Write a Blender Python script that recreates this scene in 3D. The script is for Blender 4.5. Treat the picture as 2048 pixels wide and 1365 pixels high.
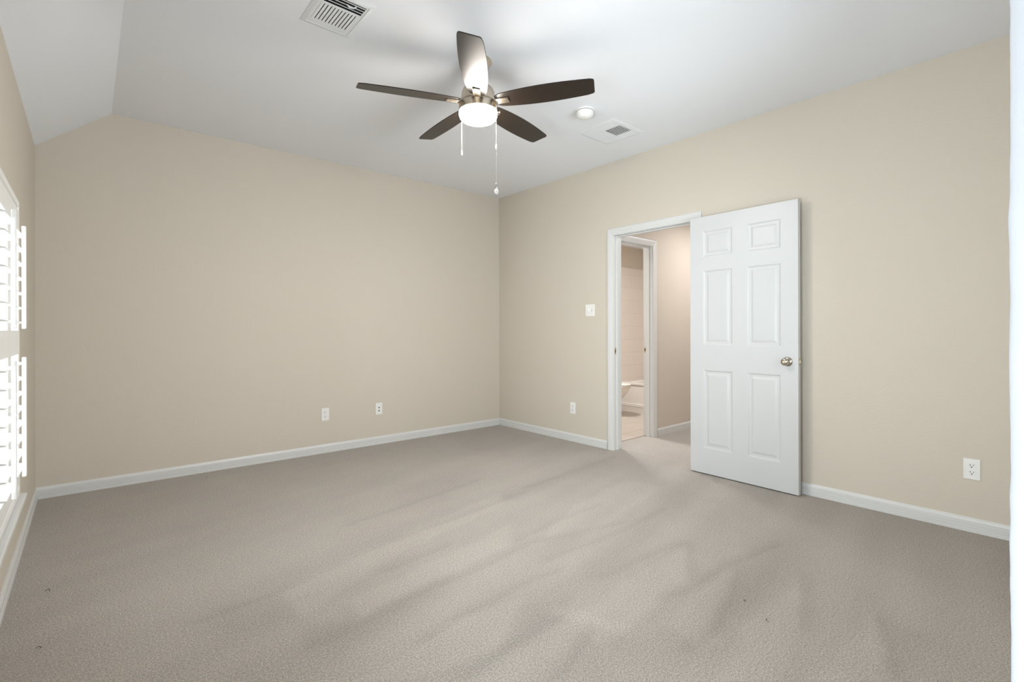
import bpy, bmesh, math, random
from mathutils import Vector, Matrix, noise

random.seed(7)
for o in list(bpy.data.objects): bpy.data.objects.remove(o, do_unlink=True)
scene = bpy.context.scene
COL = scene.collection

# ------------------------------------------------------------------ camera
W, H = 4.0695, 2.7432          # room: x in [-W,0], y in [FRONT,0], z up; flat ceiling height H
FRONT = -4.644
F_PX, YAW, Y0, ROLL = 993.05, 0.70703, 660.38, -0.0025
cam_d = bpy.data.cameras.new('camera')
cam = bpy.data.objects.new('camera', cam_d); COL.objects.link(cam)
cam.location = (-3.7967, -4.6829, 1.1480)
fw = Vector((math.sin(YAW), math.cos(YAW), 0)); rt0 = Vector((math.cos(YAW), -math.sin(YAW), 0)); up0 = Vector((0, 0, 1))
rt = rt0*math.cos(ROLL) + up0*math.sin(ROLL); up = -rt0*math.sin(ROLL) + up0*math.cos(ROLL)
m = Matrix((rt, up, -fw)).transposed().to_4x4(); m.translation = cam.location
cam.matrix_world = m
cam_d.sensor_fit = 'HORIZONTAL'; cam_d.sensor_width = 36.0
cam_d.lens = 36.0*F_PX/2048.0
cam_d.shift_y = -(682.5-Y0)/2048.0
cam_d.clip_start = 0.01; cam_d.clip_end = 200
scene.camera = cam

# ------------------------------------------------------------------ exposure, sky, daylight
scene.view_settings.view_transform = 'Standard'
scene.view_settings.look = 'None'
scene.view_settings.gamma = 1.0
scene.view_settings.use_curve_mapping = False
scene.view_settings.exposure = 0.34
world = bpy.data.worlds.new('overcast_sky'); scene.world = world
world.use_nodes = True
bg = world.node_tree.nodes['Background']
bg.inputs['Color'].default_value = (0.93, 0.97, 1.0, 1)
bg.inputs['Strength'].default_value = 1.7

def area(name, loc, rot, sx, sy, power, color, spread=math.pi):
    d = bpy.data.lights.new(name, 'AREA'); d.shape = 'RECTANGLE'; d.size = sx; d.size_y = sy
    d.energy = power; d.color = color; d.spread = spread
    o = bpy.data.objects.new(name, d); COL.objects.link(o); o.location = loc; o.rotation_euler = rot
    return o
R90 = math.pi/2
# daylight just outside the shuttered window (shines toward +x)
area('daylight_bedroom_window', (-W-0.60, -2.15, 0.75), (0, -R90, 0), 1.6, 0.9, 105, (0.90, 0.95, 1.0))
# fill light outside an added, unseen window behind the camera (shines toward +y)
area('added_fill_front', (-1.75, FRONT-0.60, 1.40), (R90, 0, 0), 1.7, 1.4, 68, (0.90, 0.95, 1.0))
# extra light outside an added left window, out of view beside the camera
area('added_fill_near', (-W-0.60, -3.98, 0.85), (0, -R90, 0), 0.9, 1.4, 118, (0.90, 0.95, 1.0))
# light through a window added to the unseen room behind the camera
area('added_fill_dressing', (-W-0.45, -5.75, 1.5), (0, -R90, 0), 1.3, 1.1, 14, (0.90, 0.95, 1.0))
# ceiling lamps of the hallway and the bathroom, warm
area('hallway_lamp', (1.5, -2.45, 2.40), (0, 0, 0), 0.5, 0.5, 16, (1.0, 0.98, 0.98))
area('bathroom_lamp', (0.9, -0.55, 2.40), (0, 0, 0), 0.3, 0.2, 36, (0.98, 0.98, 1.0))

# ------------------------------------------------------------------ materials
def lin(c):
    return tuple(((v/255)/12.92 if v/255 <= 0.04045 else ((v/255+0.055)/1.055)**2.4) for v in c) + (1,)

def mat(name, rgb, rough=0.6, metal=0.0, spec=0.4, bump=None, bump2=None, coat=0.0, var=None):
    """rgb in sRGB 0-255; bump=(scale, strength, distance)"""
    M = bpy.data.materials.new(name); M.use_nodes = True
    nt = M.node_tree; b = nt.nodes['Principled BSDF']
    b.inputs['Base Color'].default_value = lin(rgb)
    b.inputs['Roughness'].default_value = rough
    b.inputs['Metallic'].default_value = metal
    b.inputs['Specular IOR Level'].default_value = spec
    b.inputs['Coat Weight'].default_value = coat
    tc = nt.nodes.new('ShaderNodeTexCoord')
    prev = None
    for bp in (bump, bump2):
        if not bp: continue
        n = nt.nodes.new('ShaderNodeTexNoise'); n.inputs['Scale'].default_value = bp[0]
        n.inputs['Detail'].default_value = 3; n.inputs['Roughness'].default_value = 0.55
        nt.links.new(tc.outputs['Object'], n.inputs['Vector'])
        bn = nt.nodes.new('ShaderNodeBump'); bn.inputs['Strength'].default_value = bp[1]; bn.inputs['Distance'].default_value = bp[2]
        nt.links.new(n.outputs['Fac'], bn.inputs['Height'])
        if prev: nt.links.new(prev.outputs['Normal'], bn.inputs['Normal'])
        prev = bn
    if prev: nt.links.new(prev.outputs['Normal'], b.inputs['Normal'])
    if var:
        n = nt.nodes.new('ShaderNodeTexNoise'); n.inputs['Scale'].default_value = var[0]; n.inputs['Detail'].default_value = 2
        nt.links.new(tc.outputs['Object'], n.inputs['Vector'])
        mx = nt.nodes.new('ShaderNodeMix'); mx.data_type = 'RGBA'
        mx.inputs['A'].default_value = lin(tuple(v*(1-var[1]) for v in rgb)); mx.inputs['B'].default_value = lin(tuple(min(255, v*(1+var[1])) for v in rgb))
        nt.links.new(n.outputs['Fac'], mx.inputs['Factor']); nt.links.new(mx.outputs['Result'], b.inputs['Base Color'])
    return M

M_WALL = mat('beige_wall_paint', (210, 202, 189), 0.62, bump=(85, 0.40, 0.0025), bump2=(26, 0.16, 0.003), spec=0.3)
M_HALL = mat('warm_beige_hall_paint', (212, 202, 190), 0.62, bump=(60, 0.35, 0.003), spec=0.3)
M_BATHWALL = mat('beige_bathroom_paint', (208, 196, 180), 0.6, bump=(95, 0.2, 0.002), spec=0.3)
M_CEIL = mat('white_ceiling_paint', (238, 241, 246), 0.8, bump=(70, 0.15, 0.002), spec=0.2)
M_TRIM = mat('white_trim_paint', (217, 218, 217), 0.35, bump=(30, 0.05, 0.001), spec=0.45)
M_DOOR = mat('white_door_paint', (206, 208, 209), 0.38, bump=(220, 0.06, 0.0006), spec=0.45)
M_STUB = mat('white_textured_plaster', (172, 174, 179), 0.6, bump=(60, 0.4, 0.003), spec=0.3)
M_SHUT = mat('white_shutter_paint', (240, 240, 238), 0.4, bump=(40, 0.03, 0.001), spec=0.4)
M_PLATE = mat('white_plate_plastic', (238, 238, 236), 0.3, spec=0.5, bump=(60, 0.02, 0.0005))
M_SLOT = mat('dark_socket_slot', (60, 56, 52), 0.6, bump=(60, 0.02, 0.0005))
M_NICKEL = mat('brushed_nickel', (200, 188, 172), 0.28, metal=1.0, bump=(180, 0.05, 0.0005))
M_KNOB = mat('satin_nickel_knob', (190, 184, 172), 0.16, metal=1.0, bump=(40, 0.01, 0.0003))
M_BLADE = mat('espresso_wood_blade', (34, 25, 18), 0.36, spec=0.5, bump=(160, 0.05, 0.0005))
M_VENT = mat('white_vent_enamel', (230, 233, 236), 0.4, spec=0.4, bump=(60, 0.02, 0.0005))
M_DARK = mat('dark_duct', (38, 36, 33), 0.9, bump=(30, 0.1, 0.002))
M_PORC = mat('white_porcelain', (236, 230, 222), 0.12, spec=0.6, bump=(6, 0.02, 0.001))
M_TUB = mat('white_tub_enamel', (232, 226, 218), 0.18, spec=0.6, bump=(6, 0.02, 0.001))
M_CHAIN = mat('pale_beaded_chain', (232, 226, 214), 0.35, metal=0.4, bump=(900, 0.3, 0.0008))
M_CHAIN_DK = mat('thin_grey_chain', (120, 114, 106), 0.4, metal=0.6, bump=(900, 0.3, 0.0008))
M_THREAD = mat('dark_lint', (70, 62, 54), 0.9, bump=(400, 0.3, 0.0005))
M_GROUND = mat('pale_ground_outside', (200, 200, 195), 0.9, bump=(4, 0.3, 0.02))

def glass_mat():
    M = bpy.data.materials.new('window_glass'); M.use_nodes = True; nt = M.node_tree
    for n in list(nt.nodes):
        if n.type != 'OUTPUT_MATERIAL': nt.nodes.remove(n)
    out = nt.nodes[0]; t = nt.nodes.new('ShaderNodeBsdfTransparent'); g = nt.nodes.new('ShaderNodeBsdfGlossy')
    g.inputs['Roughness'].default_value = 0.02
    t.inputs['Color'].default_value = (0.95, 0.97, 0.97, 1)
    f = nt.nodes.new('ShaderNodeFresnel'); f.inputs['IOR'].default_value = 1.45
    mx = nt.nodes.new('ShaderNodeMixShader')
    nt.links.new(f.outputs[0], mx.inputs[0]); nt.links.new(t.outputs[0], mx.inputs[1]); nt.links.new(g.outputs[0], mx.inputs[2])
    nt.links.new(mx.outputs[0], out.inputs['Surface'])
    return M
M_GLASS = glass_mat()

def crystal_mat():
    M = bpy.data.materials.new('clear_crystal'); M.use_nodes = True; b = M.node_tree.nodes['Principled BSDF']
    b.inputs['Base Color'].default_value = (0.95, 0.93, 0.92, 1); b.inputs['Roughness'].default_value = 0.05
    b.inputs['Transmission Weight'].default_value = 0.75; b.inputs['IOR'].default_value = 1.5
    return M
M_CRYSTAL = crystal_mat()

def lamp_mat(name, strength):
    M = bpy.data.materials.new(name); M.use_nodes = True; b = M.node_tree.nodes['Principled BSDF']
    b.inputs['Base Color'].default_value = (0.9, 0.88, 0.84, 1); b.inputs['Roughness'].default_value = 0.4
    b.inputs['Emission Color'].default_value = (1.0, 0.93, 0.86, 1); b.inputs['Emission Strength'].default_value = strength
    return M
LAMP = 190.0
M_LAMP = lamp_mat('lit_frosted_glass', LAMP)
M_LAMP_SIDE = lamp_mat('lit_frosted_glass_side', LAMP*0.42)

def tile_mat(name, rgb, grout, tw, th, axes, rough=0.25, offset=0.0):
    M = bpy.data.materials.new(name); M.use_nodes = True; nt = M.node_tree; b = nt.nodes['Principled BSDF']
    tc = nt.nodes.new('ShaderNodeTexCoord'); sp = nt.nodes.new('ShaderNodeSeparateXYZ'); cb = nt.nodes.new('ShaderNodeCombineXYZ')
    nt.links.new(tc.outputs['Object'], sp.inputs[0])
    nt.links.new(sp.outputs[axes[0]], cb.inputs[0]); nt.links.new(sp.outputs[axes[1]], cb.inputs[1])
    br = nt.nodes.new('ShaderNodeTexBrick'); nt.links.new(cb.outputs[0], br.inputs['Vector'])
    br.offset = offset; br.inputs['Scale'].default_value = 1.0
    br.inputs['Brick Width'].default_value = tw; br.inputs['Row Height'].default_value = th
    br.inputs['Mortar Size'].default_value = 0.004; br.inputs['Mortar Smooth'].default_value = 0.2
    br.inputs['Color1'].default_value = lin(rgb); br.inputs['Color2'].default_value = lin(tuple(v*0.985 for v in rgb)); br.inputs['Mortar'].default_value = lin(grout)
    nt.links.new(br.outputs['Color'], b.inputs['Base Color'])
    bn = nt.nodes.new('ShaderNodeBump'); bn.invert = True; bn.inputs['Strength'].default_value = 0.4; bn.inputs['Distance'].default_value = 0.002
    nt.links.new(br.outputs['Fac'], bn.inputs['Height']); nt.links.new(bn.outputs['Normal'], b.inputs['Normal'])
    b.inputs['Roughness'].default_value = rough
    return M
M_WTILE = tile_mat('bathroom_wall_tile', (232, 222, 212), (222, 211, 200), 0.60, 0.20, (0, 2))
M_FTILE = tile_mat('bathroom_floor_tile', (182, 172, 161), (150, 138, 126), 0.33, 0.33, (0, 1), 0.35)

def carpet_mat():
    M = bpy.data.materials.new('beige_cut_pile_carpet'); M.use_nodes = True; nt = M.node_tree; b = nt.nodes['Principled BSDF']
    tc = nt.nodes.new('ShaderNodeTexCoord'); V = tc.outputs['Object']
    def nz(scale, detail=2, rough=0.6, vec=None):
        n = nt.nodes.new('ShaderNodeTexNoise'); n.inputs['Scale'].default_value = scale
        n.inputs['Detail'].default_value = detail; n.inputs['Roughness'].default_value = rough
        nt.links.new(vec or V, n.inputs['Vector']); return n.outputs['Fac']
    def mr(x, a, b_, c, d):
        n = nt.nodes.new('ShaderNodeMapRange'); nt.links.new(x, n.inputs['Value'])
        for k, v in zip(('From Min', 'From Max', 'To Min', 'To Max'), (a, b_, c, d)): n.inputs[k].default_value = v
        return n.outputs['Result']
    def math_(op, x, y):
        n = nt.nodes.new('ShaderNodeMath'); n.operation = op
        for i, s in enumerate((x, y)):
            if isinstance(s, float): n.inputs[i].default_value = s
            else: nt.links.new(s, n.inputs[i])
        return n.outputs[0]
    fine = nz(240, 3, 0.75); tuft = nz(115, 2, 0.6); blot = nz(2.3, 4, 0.6); blot2 = nz(9, 3, 0.6)
    at = nt.nodes.new('ShaderNodeAttribute'); at.attribute_name = 'pile_lean'
    f = mr(fine, 0.30, 0.70, 0.44, 1.50)
    t = mr(tuft, 0.30, 0.70, 0.78, 1.20)
    bl = mr(blot, 0.25, 0.75, 0.965, 1.035)
    b2 = mr(blot2, 0.25, 0.75, 0.98, 1.02)
    pl = mr(at.outputs['Fac'], -1.0, 1.0, 0.84, 1.16)
    k = math_('MULTIPLY', math_('MULTIPLY', math_('MULTIPLY', f, t), math_('MULTIPLY', bl, b2)), pl)
    vm = nt.nodes.new('ShaderNodeVectorMath'); vm.operation = 'SCALE'
    vm.inputs[0].default_value = CARPET[:3]; nt.links.new(k, vm.inputs['Scale'])
    nt.links.new(vm.outputs[0], b.inputs['Base Color'])
    b.inputs['Roughness'].default_value = 0.95; b.inputs['Specular IOR Level'].default_value = 0.1
    b.inputs['Sheen Weight'].default_value = 0.15; b.inputs['Sheen Roughness'].default_value = 0.5
    bn = nt.nodes.new('ShaderNodeBump'); bn.inputs['Strength'].default_value = 0.7; bn.inputs['Distance'].default_value = 0.010
    nt.links.new(math_('ADD', fine, tuft), bn.inputs['Height']); nt.links.new(bn.outputs['Normal'], b.inputs['Normal'])
    return M
CARPET = lin((187, 180, 172))
M_CARPET = carpet_mat()

# ------------------------------------------------------------------ helpers
def nbm(): return bmesh.new()

def box(bm, x0, x1, y0, y1, z0, z1, bev=0.0, rot=None, piv=None):
    x0, x1 = min(x0, x1), max(x0, x1); y0, y1 = min(y0, y1), max(y0, y1); z0, z1 = min(z0, z1), max(z0, z1)
    r = bmesh.ops.create_cube(bm, size=1.0)
    vs = r['verts']
    bmesh.ops.scale(bm, vec=(x1-x0, y1-y0, z1-z0), verts=vs)
    bmesh.ops.translate(bm, vec=((x0+x1)/2, (y0+y1)/2, (z0+z1)/2), verts=vs)
    if bev:
        es = list({e for v in vs for e in v.link_edges})
        rr = bmesh.ops.bevel(bm, geom=es, offset=bev, segments=2, affect='EDGES', profile=0.5)
        vs = list({v for f in rr['faces'] for v in f.verts} | {v for v in vs if v.is_valid})
    if rot is not None:
        p = Vector(piv) if piv is not None else Vector(((x0+x1)/2, (y0+y1)/2, (z0+z1)/2))
        bmesh.ops.rotate(bm, cent=p, matrix=rot, verts=vs)
    return vs

def lathe(bm, prof, seg=48, mtx=None):
    """prof: list of (r, z); axis z; closes at ends when r=0"""
    rings = []
    for r, z in prof:
        if r < 1e-6: rings.append([bm.verts.new((0, 0, z))])
        else: rings.append([bm.verts.new((r*math.cos(2*math.pi*i/seg), r*math.sin(2*math.pi*i/seg), z)) for i in range(seg)])
    for a, b in zip(rings, rings[1:]):
        for i in range(seg):
            j = (i+1) % seg
            if len(a) == 1 and len(b) == 1: continue
            if len(a) == 1: bm.faces.new((a[0], b[j], b[i]))
            elif len(b) == 1: bm.faces.new((a[i], a[j], b[0]))
            else: bm.faces.new((a[i], a[j], b[j], b[i]))
    vs = [v for r in rings for v in r]
    if mtx is not None: bmesh.ops.transform(bm, matrix=mtx, verts=vs)
    return vs

def prism(bm, poly, fn, a, b):
    """extrude 2D polygon: fn(u, v, t) -> 3D point, t from a to b"""
    A = [bm.verts.new(fn(u, v, a)) for u, v in poly]; B = [bm.verts.new(fn(u, v, b)) for u, v in poly]
    n = len(poly)
    for i in range(n):
        j = (i+1) % n; bm.faces.new((A[i], A[j], B[j], B[i]))
    bm.faces.new(A[::-1]); bm.faces.new(B)
    return A + B

def tube(bm, pts, r, seg=8):
    rings = []
    for i, p in enumerate(pts):
        p = Vector(p); a = Vector(pts[max(i-1, 0)]); b = Vector(pts[min(i+1, len(pts)-1)])
        d = (b-a).normalized(); s = d.orthogonal().normalized(); t = d.cross(s)
        rings.append([bm.verts.new(p + s*(r*math.cos(2*math.pi*k/seg)) + t*(r*math.sin(2*math.pi*k/seg))) for k in range(seg)])
    for A, B in zip(rings, rings[1:]):
        for k in range(seg):
            j = (k+1) % seg; bm.faces.new((A[k], A[j], B[j], B[k]))
    bm.faces.new(rings[0][::-1]); bm.faces.new(rings[-1])

def obj(name, bm, m_, parent=None, smooth=False, bevel=0.0, mats=None):
    bmesh.ops.recalc_face_normals(bm, faces=bm.faces)
    me = bpy.data.meshes.new(name); bm.to_mesh(me); bm.free()
    for x in (mats or [m_]): me.materials.append(x)
    if smooth:
        for p in me.polygons: p.use_smooth = True
    o = bpy.data.objects.new(name, me); COL.objects.link(o)
    if smooth:
        es = o.modifiers.new('split', 'EDGE_SPLIT'); es.split_angle = math.radians(38)
    if bevel:
        b = o.modifiers.new('bevel', 'BEVEL'); b.width = bevel; b.segments = 2; b.limit_method = 'ANGLE'; b.angle_limit = math.radians(40)
    if parent is not None: o.parent = parent
    return o

def tag(o, label=None, cat=None, group=None, kind=None):
    if label: o['label'] = label
    if cat: o['category'] = cat
    if group: o['group'] = group
    if kind: o['kind'] = kind
    return o

def thing(name, label, cat, loc=(0, 0, 0), rz=0.0, group=None, kind=None):
    o = bpy.data.objects.new(name, None); COL.objects.link(o)
    o.location = loc; o.rotation_euler = (0, 0, rz); o.empty_display_size = 0.1
    return tag(o, label, cat, group, kind)

def dup(root, loc, rz=None, label=None):
    r = root.copy(); COL.objects.link(r); r.location = loc
    if rz is not None: r.rotation_euler = (0, 0, rz)
    if label: r['label'] = label
    for ch in list(root.children):
        c = ch.copy(); COL.objects.link(c); c.parent = r
        for g in list(ch.children):
            d = g.copy(); COL.objects.link(d); d.parent = c
    return r

def struct(name, bm, m_, label, smooth=False, bevel=0.0, mats=None):
    o = obj(name, bm, m_, None, smooth, bevel, mats)
    return tag(o, label, kind='structure')

# ------------------------------------------------------------------ floor (carpet with pile leaning in vacuum tracks)
LIGHT = [
    [(-3.15, -2.34), (-2.95, -2.27), (-1.58, -1.96), (-1.72, -2.17), (-2.71, -2.41), (-3.15, -2.62)],
    [(-2.95, -2.63), (-1.91, -2.45), (-2.08, -2.67), (-2.61, -2.72), (-2.98, -2.79)],
    [(-1.38, -3.28), (-1.74, -3.5), (-2.38, -3.51), (-2.36, -3.37), (-1.96, -3.31)],
    [(-1.4, -3.56), (-1.56, -3.63), (-2.11, -3.75), (-2.09, -3.6), (-1.73, -3.54)],
    [(-1.26, -3.8), (-1.69, -3.95), (-2.09, -4.02), (-2.25, -3.88), (-1.81, -3.8)],
    [(-1.39, -4.12), (-1.63, -4.2), (-1.84, -4.23), (-2.01, -4.08), (-1.72, -4.08)],
    [(-0.68, -2.36), (-1.37, -2.47), (-1.92, -2.72), (-1.59, -2.83), (-0.61, -2.66)],
    [(-2.73, -3.05), (-2.39, -3.11), (-2.67, -3.3), (-3.03, -3.21), (-3.15, -3.11)],
    [(-2.32, -3.22), (-2.2, -3.51), (-2.26, -3.53), (-2.38, -3.26)]]
DARK = [
    [(-3.37, -2.34), (-3.17, -2.41), (-3.17, -2.62), (-3.34, -2.63), (-3.47, -2.47)],
    [(-3.16, -2.69), (-2.97, -2.78), (-2.51, -2.72), (-2.64, -2.84), (-3.02, -2.93), (-3.23, -2.86)],
    [(-2.41, -3.17), (-2.24, -3.24), (-2.29, -3.32), (-2.59, -3.34), (-2.66, -3.31)],
    [(-2.39, -3.45), (-2.24, -3.5), (-2.28, -3.58), (-2.53, -3.64), (-2.68, -3.51)],
    [(-2.11, -3.54), (-1.9, -3.48), (-1.39, -3.52), (-1.55, -3.55), (-1.95, -3.51)],
    [(-1.56, -3.63), (-1.18, -3.67), (-1.79, -3.77), (-1.99, -3.75)],
    [(-1.43, -4.17), (-1.4, -4.28), (-1.66, -4.31), (-1.7, -4.24)],
    [(-1.76, -2.01), (-0.01, -1.81), (-0.36, -1.97), (-1.58, -2.17)],
    [(-0.75, -0.06), (-0.12, -0.16), (-0.21, -0.93), (-0.8, -1.07), (-1.05, -0.77)]]
LINES = [
    [(-3.015, -2.321), (-2.556, -2.21), (-1.458, -2.082)] ,
    [(-2.701, -2.498), (-2.331, -2.454)] ,
    [(-2.881, -2.789), (-2.273, -2.766), (-1.987, -2.71), (-1.372, -2.875)] ,
    [(-2.67, -3.041), (-2.337, -3.024), (-2.082, -3.025)] ,
    [(-1.98, -3.215), (-1.529, -3.225), (-1.359, -3.269)] ,
    [(-2.85, -3.075), (-2.594, -3.037)] ,
    [(-2.007, -2.65), (-1.636, -2.595), (-1.247, -2.582)] ,
    [(-2.049, -2.924), (-1.463, -2.942), (-1.005, -2.911)] ,
    [(-2.833, -3.336), (-2.693, -3.322), (-2.378, -3.311)] ,
    [(-2.606, -3.531), (-2.312, -3.433)] ,
    [(-1.937, -3.499), (-1.411, -3.538), (-0.997, -3.598)] ,
    [(-2.158, -3.743), (-1.926, -3.745), (-1.537, -3.621), (-1.393, -3.554)] ,
    [(-3.463, -2.398), (-3.158, -2.366), (-2.86, -2.286)] ,
    [(-1.371, -3.275), (-1.724, -3.49)] ,
    [(-1.262, -3.798), (-1.705, -3.956)] ,
    [(-1.409, -4.124), (-1.762, -4.254)] ,
    [(-2.623, -1.833), (-2.189, -1.765), (-1.515, -1.63)] ,
    [(-3.155, -2.848), (-2.816, -2.816)] ,
    [(-1.348, -2.015), (-0.196, -1.889)] ,
]
def stroke(x, y, L):
    # edge of one vacuum pass: crisp on one side, fading out on the other
    best = 0.0
    for (x0, y0), (x1, y1) in zip(L, L[1:]):
        if x < min(x0, x1)-0.14 or x > max(x0, x1)+0.14 or y < min(y0, y1)-0.14 or y > max(y0, y1)+0.14: continue
        ex, ey = x1-x0, y1-y0; l2 = ex*ex+ey*ey; t = ((x-x0)*ex+(y-y0)*ey)/l2
        tc = max(0, min(1, t)); dx, dy = x-x0-tc*ex, y-y0-tc*ey
        d = math.hypot(dx, dy); side = ex*dy-ey*dx
        v = math.exp(-(d/(0.014 if side < 0 else 0.042))**2)
        best = max(best, v)
    return best
def sd_poly(x, y, P):
    if not (min(q[0] for q in P)-0.05 < x < max(q[0] for q in P)+0.05 and min(q[1] for q in P)-0.05 < y < max(q[1] for q in P)+0.05): return -1

    inside = False; d = 1e9; n = len(P)
    for i in range(n):
        x0, y0 = P[i]; x1, y1 = P[(i+1) % n]
        ex, ey = x1-x0, y1-y0; t = max(0, min(1, ((x-x0)*ex+(y-y0)*ey)/(ex*ex+ey*ey)))
        d = min(d, math.hypot(x-x0-t*ex, y-y0-t*ey))
        if (y0 > y) != (y1 > y) and x < (x1-x0)*(y-y0)/(y1-y0)+x0: inside = not inside
    return d if inside else -d
def pile(x, y):
    # strokes of the vacuum run roughly along x, a little toward the doorway
    v = Vector((x, y, 0))
    wob = noise.noise(v*5)*0.03
    s = 0.0
    for P in LIGHT: s += 0.55*max(0, min(1, (sd_poly(x, y+wob, P)+0.02)/0.04))
    for P in DARK: s -= 0.42*max(0, min(1, (sd_poly(x, y+wob, P)+0.04)/0.08))
    s -= 0.60*max(stroke(x, y+wob*0.4, L) for L in LINES)
    a = math.radians(12); u_ = x*math.cos(a)+y*math.sin(a); w_ = -x*math.sin(a)+y*math.cos(a)
    st = noise.noise(Vector((u_*0.7, w_*5.5, 3.0)))
    fade = max(0.25, min(1, 1.25-abs(y+2.9)/2.2))
    s += 0.30*fade*max(-1, min(1, st*2.6))
    s += 0.25*noise.noise(Vector((x*1.3, y*1.3, 9)))
    return max(-1, min(1, s))
def grid_floor():
    step = 0.016
    me = bpy.data.meshes.new('floor')
    xs = []; x = -W-0.05
    while x < 2.9: xs.append(x); x += step
    ys = []; y = -6.6
    while y < 0.02: ys.append(y); y += step
    ys.append(0.02)
    nx, ny = len(xs), len(ys)
    verts = [(x, y, 0) for y in ys for x in xs]
    def keep(i, j):
        cx, cy = xs[i], ys[j]
        if cy < FRONT-0.11: return cx < -2.80
        if cx < 0.1: return True
        return -3.0 < cy < -1.535         # hallway strip only
    faces = [(j*nx+i, j*nx+i+1, (j+1)*nx+i+1, (j+1)*nx+i) for j in range(ny-1) for i in range(nx-1) if keep(i, j)]
    me.from_pydata(verts, [], faces)
    me.materials.append(M_CARPET)
    at = me.attributes.new('pile_lean', 'FLOAT', 'POINT')
    at.data.foreach_set('value', [pile(v[0], v[1]) if v[0] < 0.1 else 0.3 for v in verts])
    bm = bmesh.new(); bm.from_mesh(me)
    bmesh.ops.delete(bm, geom=[v for v in bm.verts if not v.link_faces], context='VERTS')
    bm.to_mesh(me); bm.free()
    o = bpy.data.objects.new('floor', me); COL.objects.link(o)
    return tag(o, 'beige cut-pile carpet with vacuum tracks covering the bedroom floor', kind='structure')
grid_floor()
bm = nbm(); box(bm, 0.115, 3.3, -1.535, 0.02, -0.06, 0.002); struct('floor_bathroom', bm, M_FTILE, 'pale beige square floor tiles of the bathroom beyond the doorway')

# ------------------------------------------------------------------ walls
WT = 0.115
# left wall with window opening
WIN_Y0, WIN_Y1, WIN_Z0, WIN_Z1 = -2.47, -1.83, 0.50, 1.60
EAVE, XC = 2.4152, -3.6608
LT = 0.16
bm = nbm()
box(bm, -W-LT, -W, WIN_Y1, WT, 0-0.05, 2.80)
box(bm, -W-LT, -W, -4.76, -4.40, -0.05, 2.80); box(bm, -W-LT, -W, -3.56, WIN_Y0, -0.05, 2.80)
box(bm, -W-LT, -W, -4.40, -3.56, -0.05, 0.50); box(bm, -W-LT, -W, -4.40, -3.56, 1.60, 2.80)
box(bm, -W-LT, -W, WIN_Y0, WIN_Y1, -0.05, WIN_Z0)
box(bm, -W-LT, -W, WIN_Y0, WIN_Y1, WIN_Z1, 2.80)
struct('wall_left', bm, M_WALL, 'beige wall on the left holding the shuttered window')
bm = nbm(); box(bm, -W, 0.0, 0, WT, -0.05, 2.80)
struct('wall_back', bm, M_WALL, 'long plain beige wall with two white plates near the carpet')
# right wall with doorway
DY0, DY1, DZ = -2.547, -1.722, 2.05
bm = nbm()
box(bm, 0, WT, DY1-0.0, 0, -0.05, 2.80)
box(bm, 0, WT, FRONT-0.12, DY0, -0.05, 2.80)
box(bm, 0, WT, DY0, DY1, DZ, 2.80)
struct('wall_right', bm, M_WALL, 'beige wall on the right holding the doorway and the open door')
# front wall (camera side) whose white textured end shows at the right edge of the frame
bm = nbm()
box(bm, -3.285, -2.55, FRONT-WT, FRONT, -0.05, 2.80); box(bm, -0.95, 0, FRONT-WT, FRONT, -0.05, 2.80)
box(bm, -2.55, -0.95, FRONT-WT, FRONT, -0.05, 0.90); box(bm, -2.55, -0.95, FRONT-WT, FRONT, 2.10, 2.80)
struct('wall_front', bm, M_WALL, 'beige wall on the camera side of the room')
# the textured white end cap of that wall: slightly wavy bullnose
def stub():
    bm = nbm()
    prof = [(0.03, 0.0035), (0.012, 0.0035)]
    for k in range(0, 7):
        a = k/6*R90; prof.append((0.0-0.012*math.sin(a)+0.012, 0.0035-0.012*(1-math.cos(a))))
    # profile in (dx from end, dy from FRONT)
    pts = [(0.04, 0.0), (0.010, 0.0), (0.005, -0.0015), (0.0015, -0.005), (0.0, -0.010)]
    for k in range(1, 12): pts.append((0.0, -0.010-k*(WT-0.020)/12))
    pts += [(0.0, -WT+0.010), (0.0015, -WT+0.005), (0.005, -WT+0.0015), (0.010, -WT), (0.04, -WT)]
    nz = 420
    rows = []
    for j in range(nz+1):
        z = 2.743*j/nz; row = []
        for i, (dx, dy) in enumerate(pts):
            n1 = noise.noise(Vector((dy*38, z*16, 1.7)))*0.0016 + noise.noise(Vector((dy*90, z*55, 5.1)))*0.0007
            if i in (0, len(pts)-1): n1 = 0
            row.append(bm.verts.new((-3.3+dx - n1*(1 if dx < 0.006 else 0.2), FRONT+dy+(n1*0.8 if dy > -0.012 else 0), z)))
        rows.append(row)
    for a, b in zip(rows, rows[1:]):
        for i in range(len(pts)-1): bm.faces.new((a[i], a[i+1], b[i+1], b[i]))
    bm.faces.new(rows[0]); bm.faces.new(rows[-1][::-1])
    A = [r[0] for r in rows]; B = [r[-1] for r in rows]
    for k in range(nz): bm.faces.new((A[k], A[k+1], B[k+1], B[k]))
    return struct('trim_3', bm, M_STUB, 'white textured plaster wall end standing full height at the right edge', smooth=True)
stub()
w2 = thing('added_window_front', 'added white-framed window in the unseen wall on the camera side', 'window', (-1.75, FRONT-WT, 0), kind='structure')  # unseen window, added to let in broad soft fill
bm = nbm()
for (a, b, c, d) in ((-0.80, -0.75, 0.90, 2.10), (0.75, 0.80, 0.90, 2.10), (-0.80, 0.80, 0.90, 0.95), (-0.80, 0.80, 2.05, 2.10), (-0.02, 0.02, 0.9, 2.1)):
    box(bm, a, b, 0.02, 0.06, c, d, bev=0.004)
obj('window_frame', bm, M_TRIM, w2)
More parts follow.
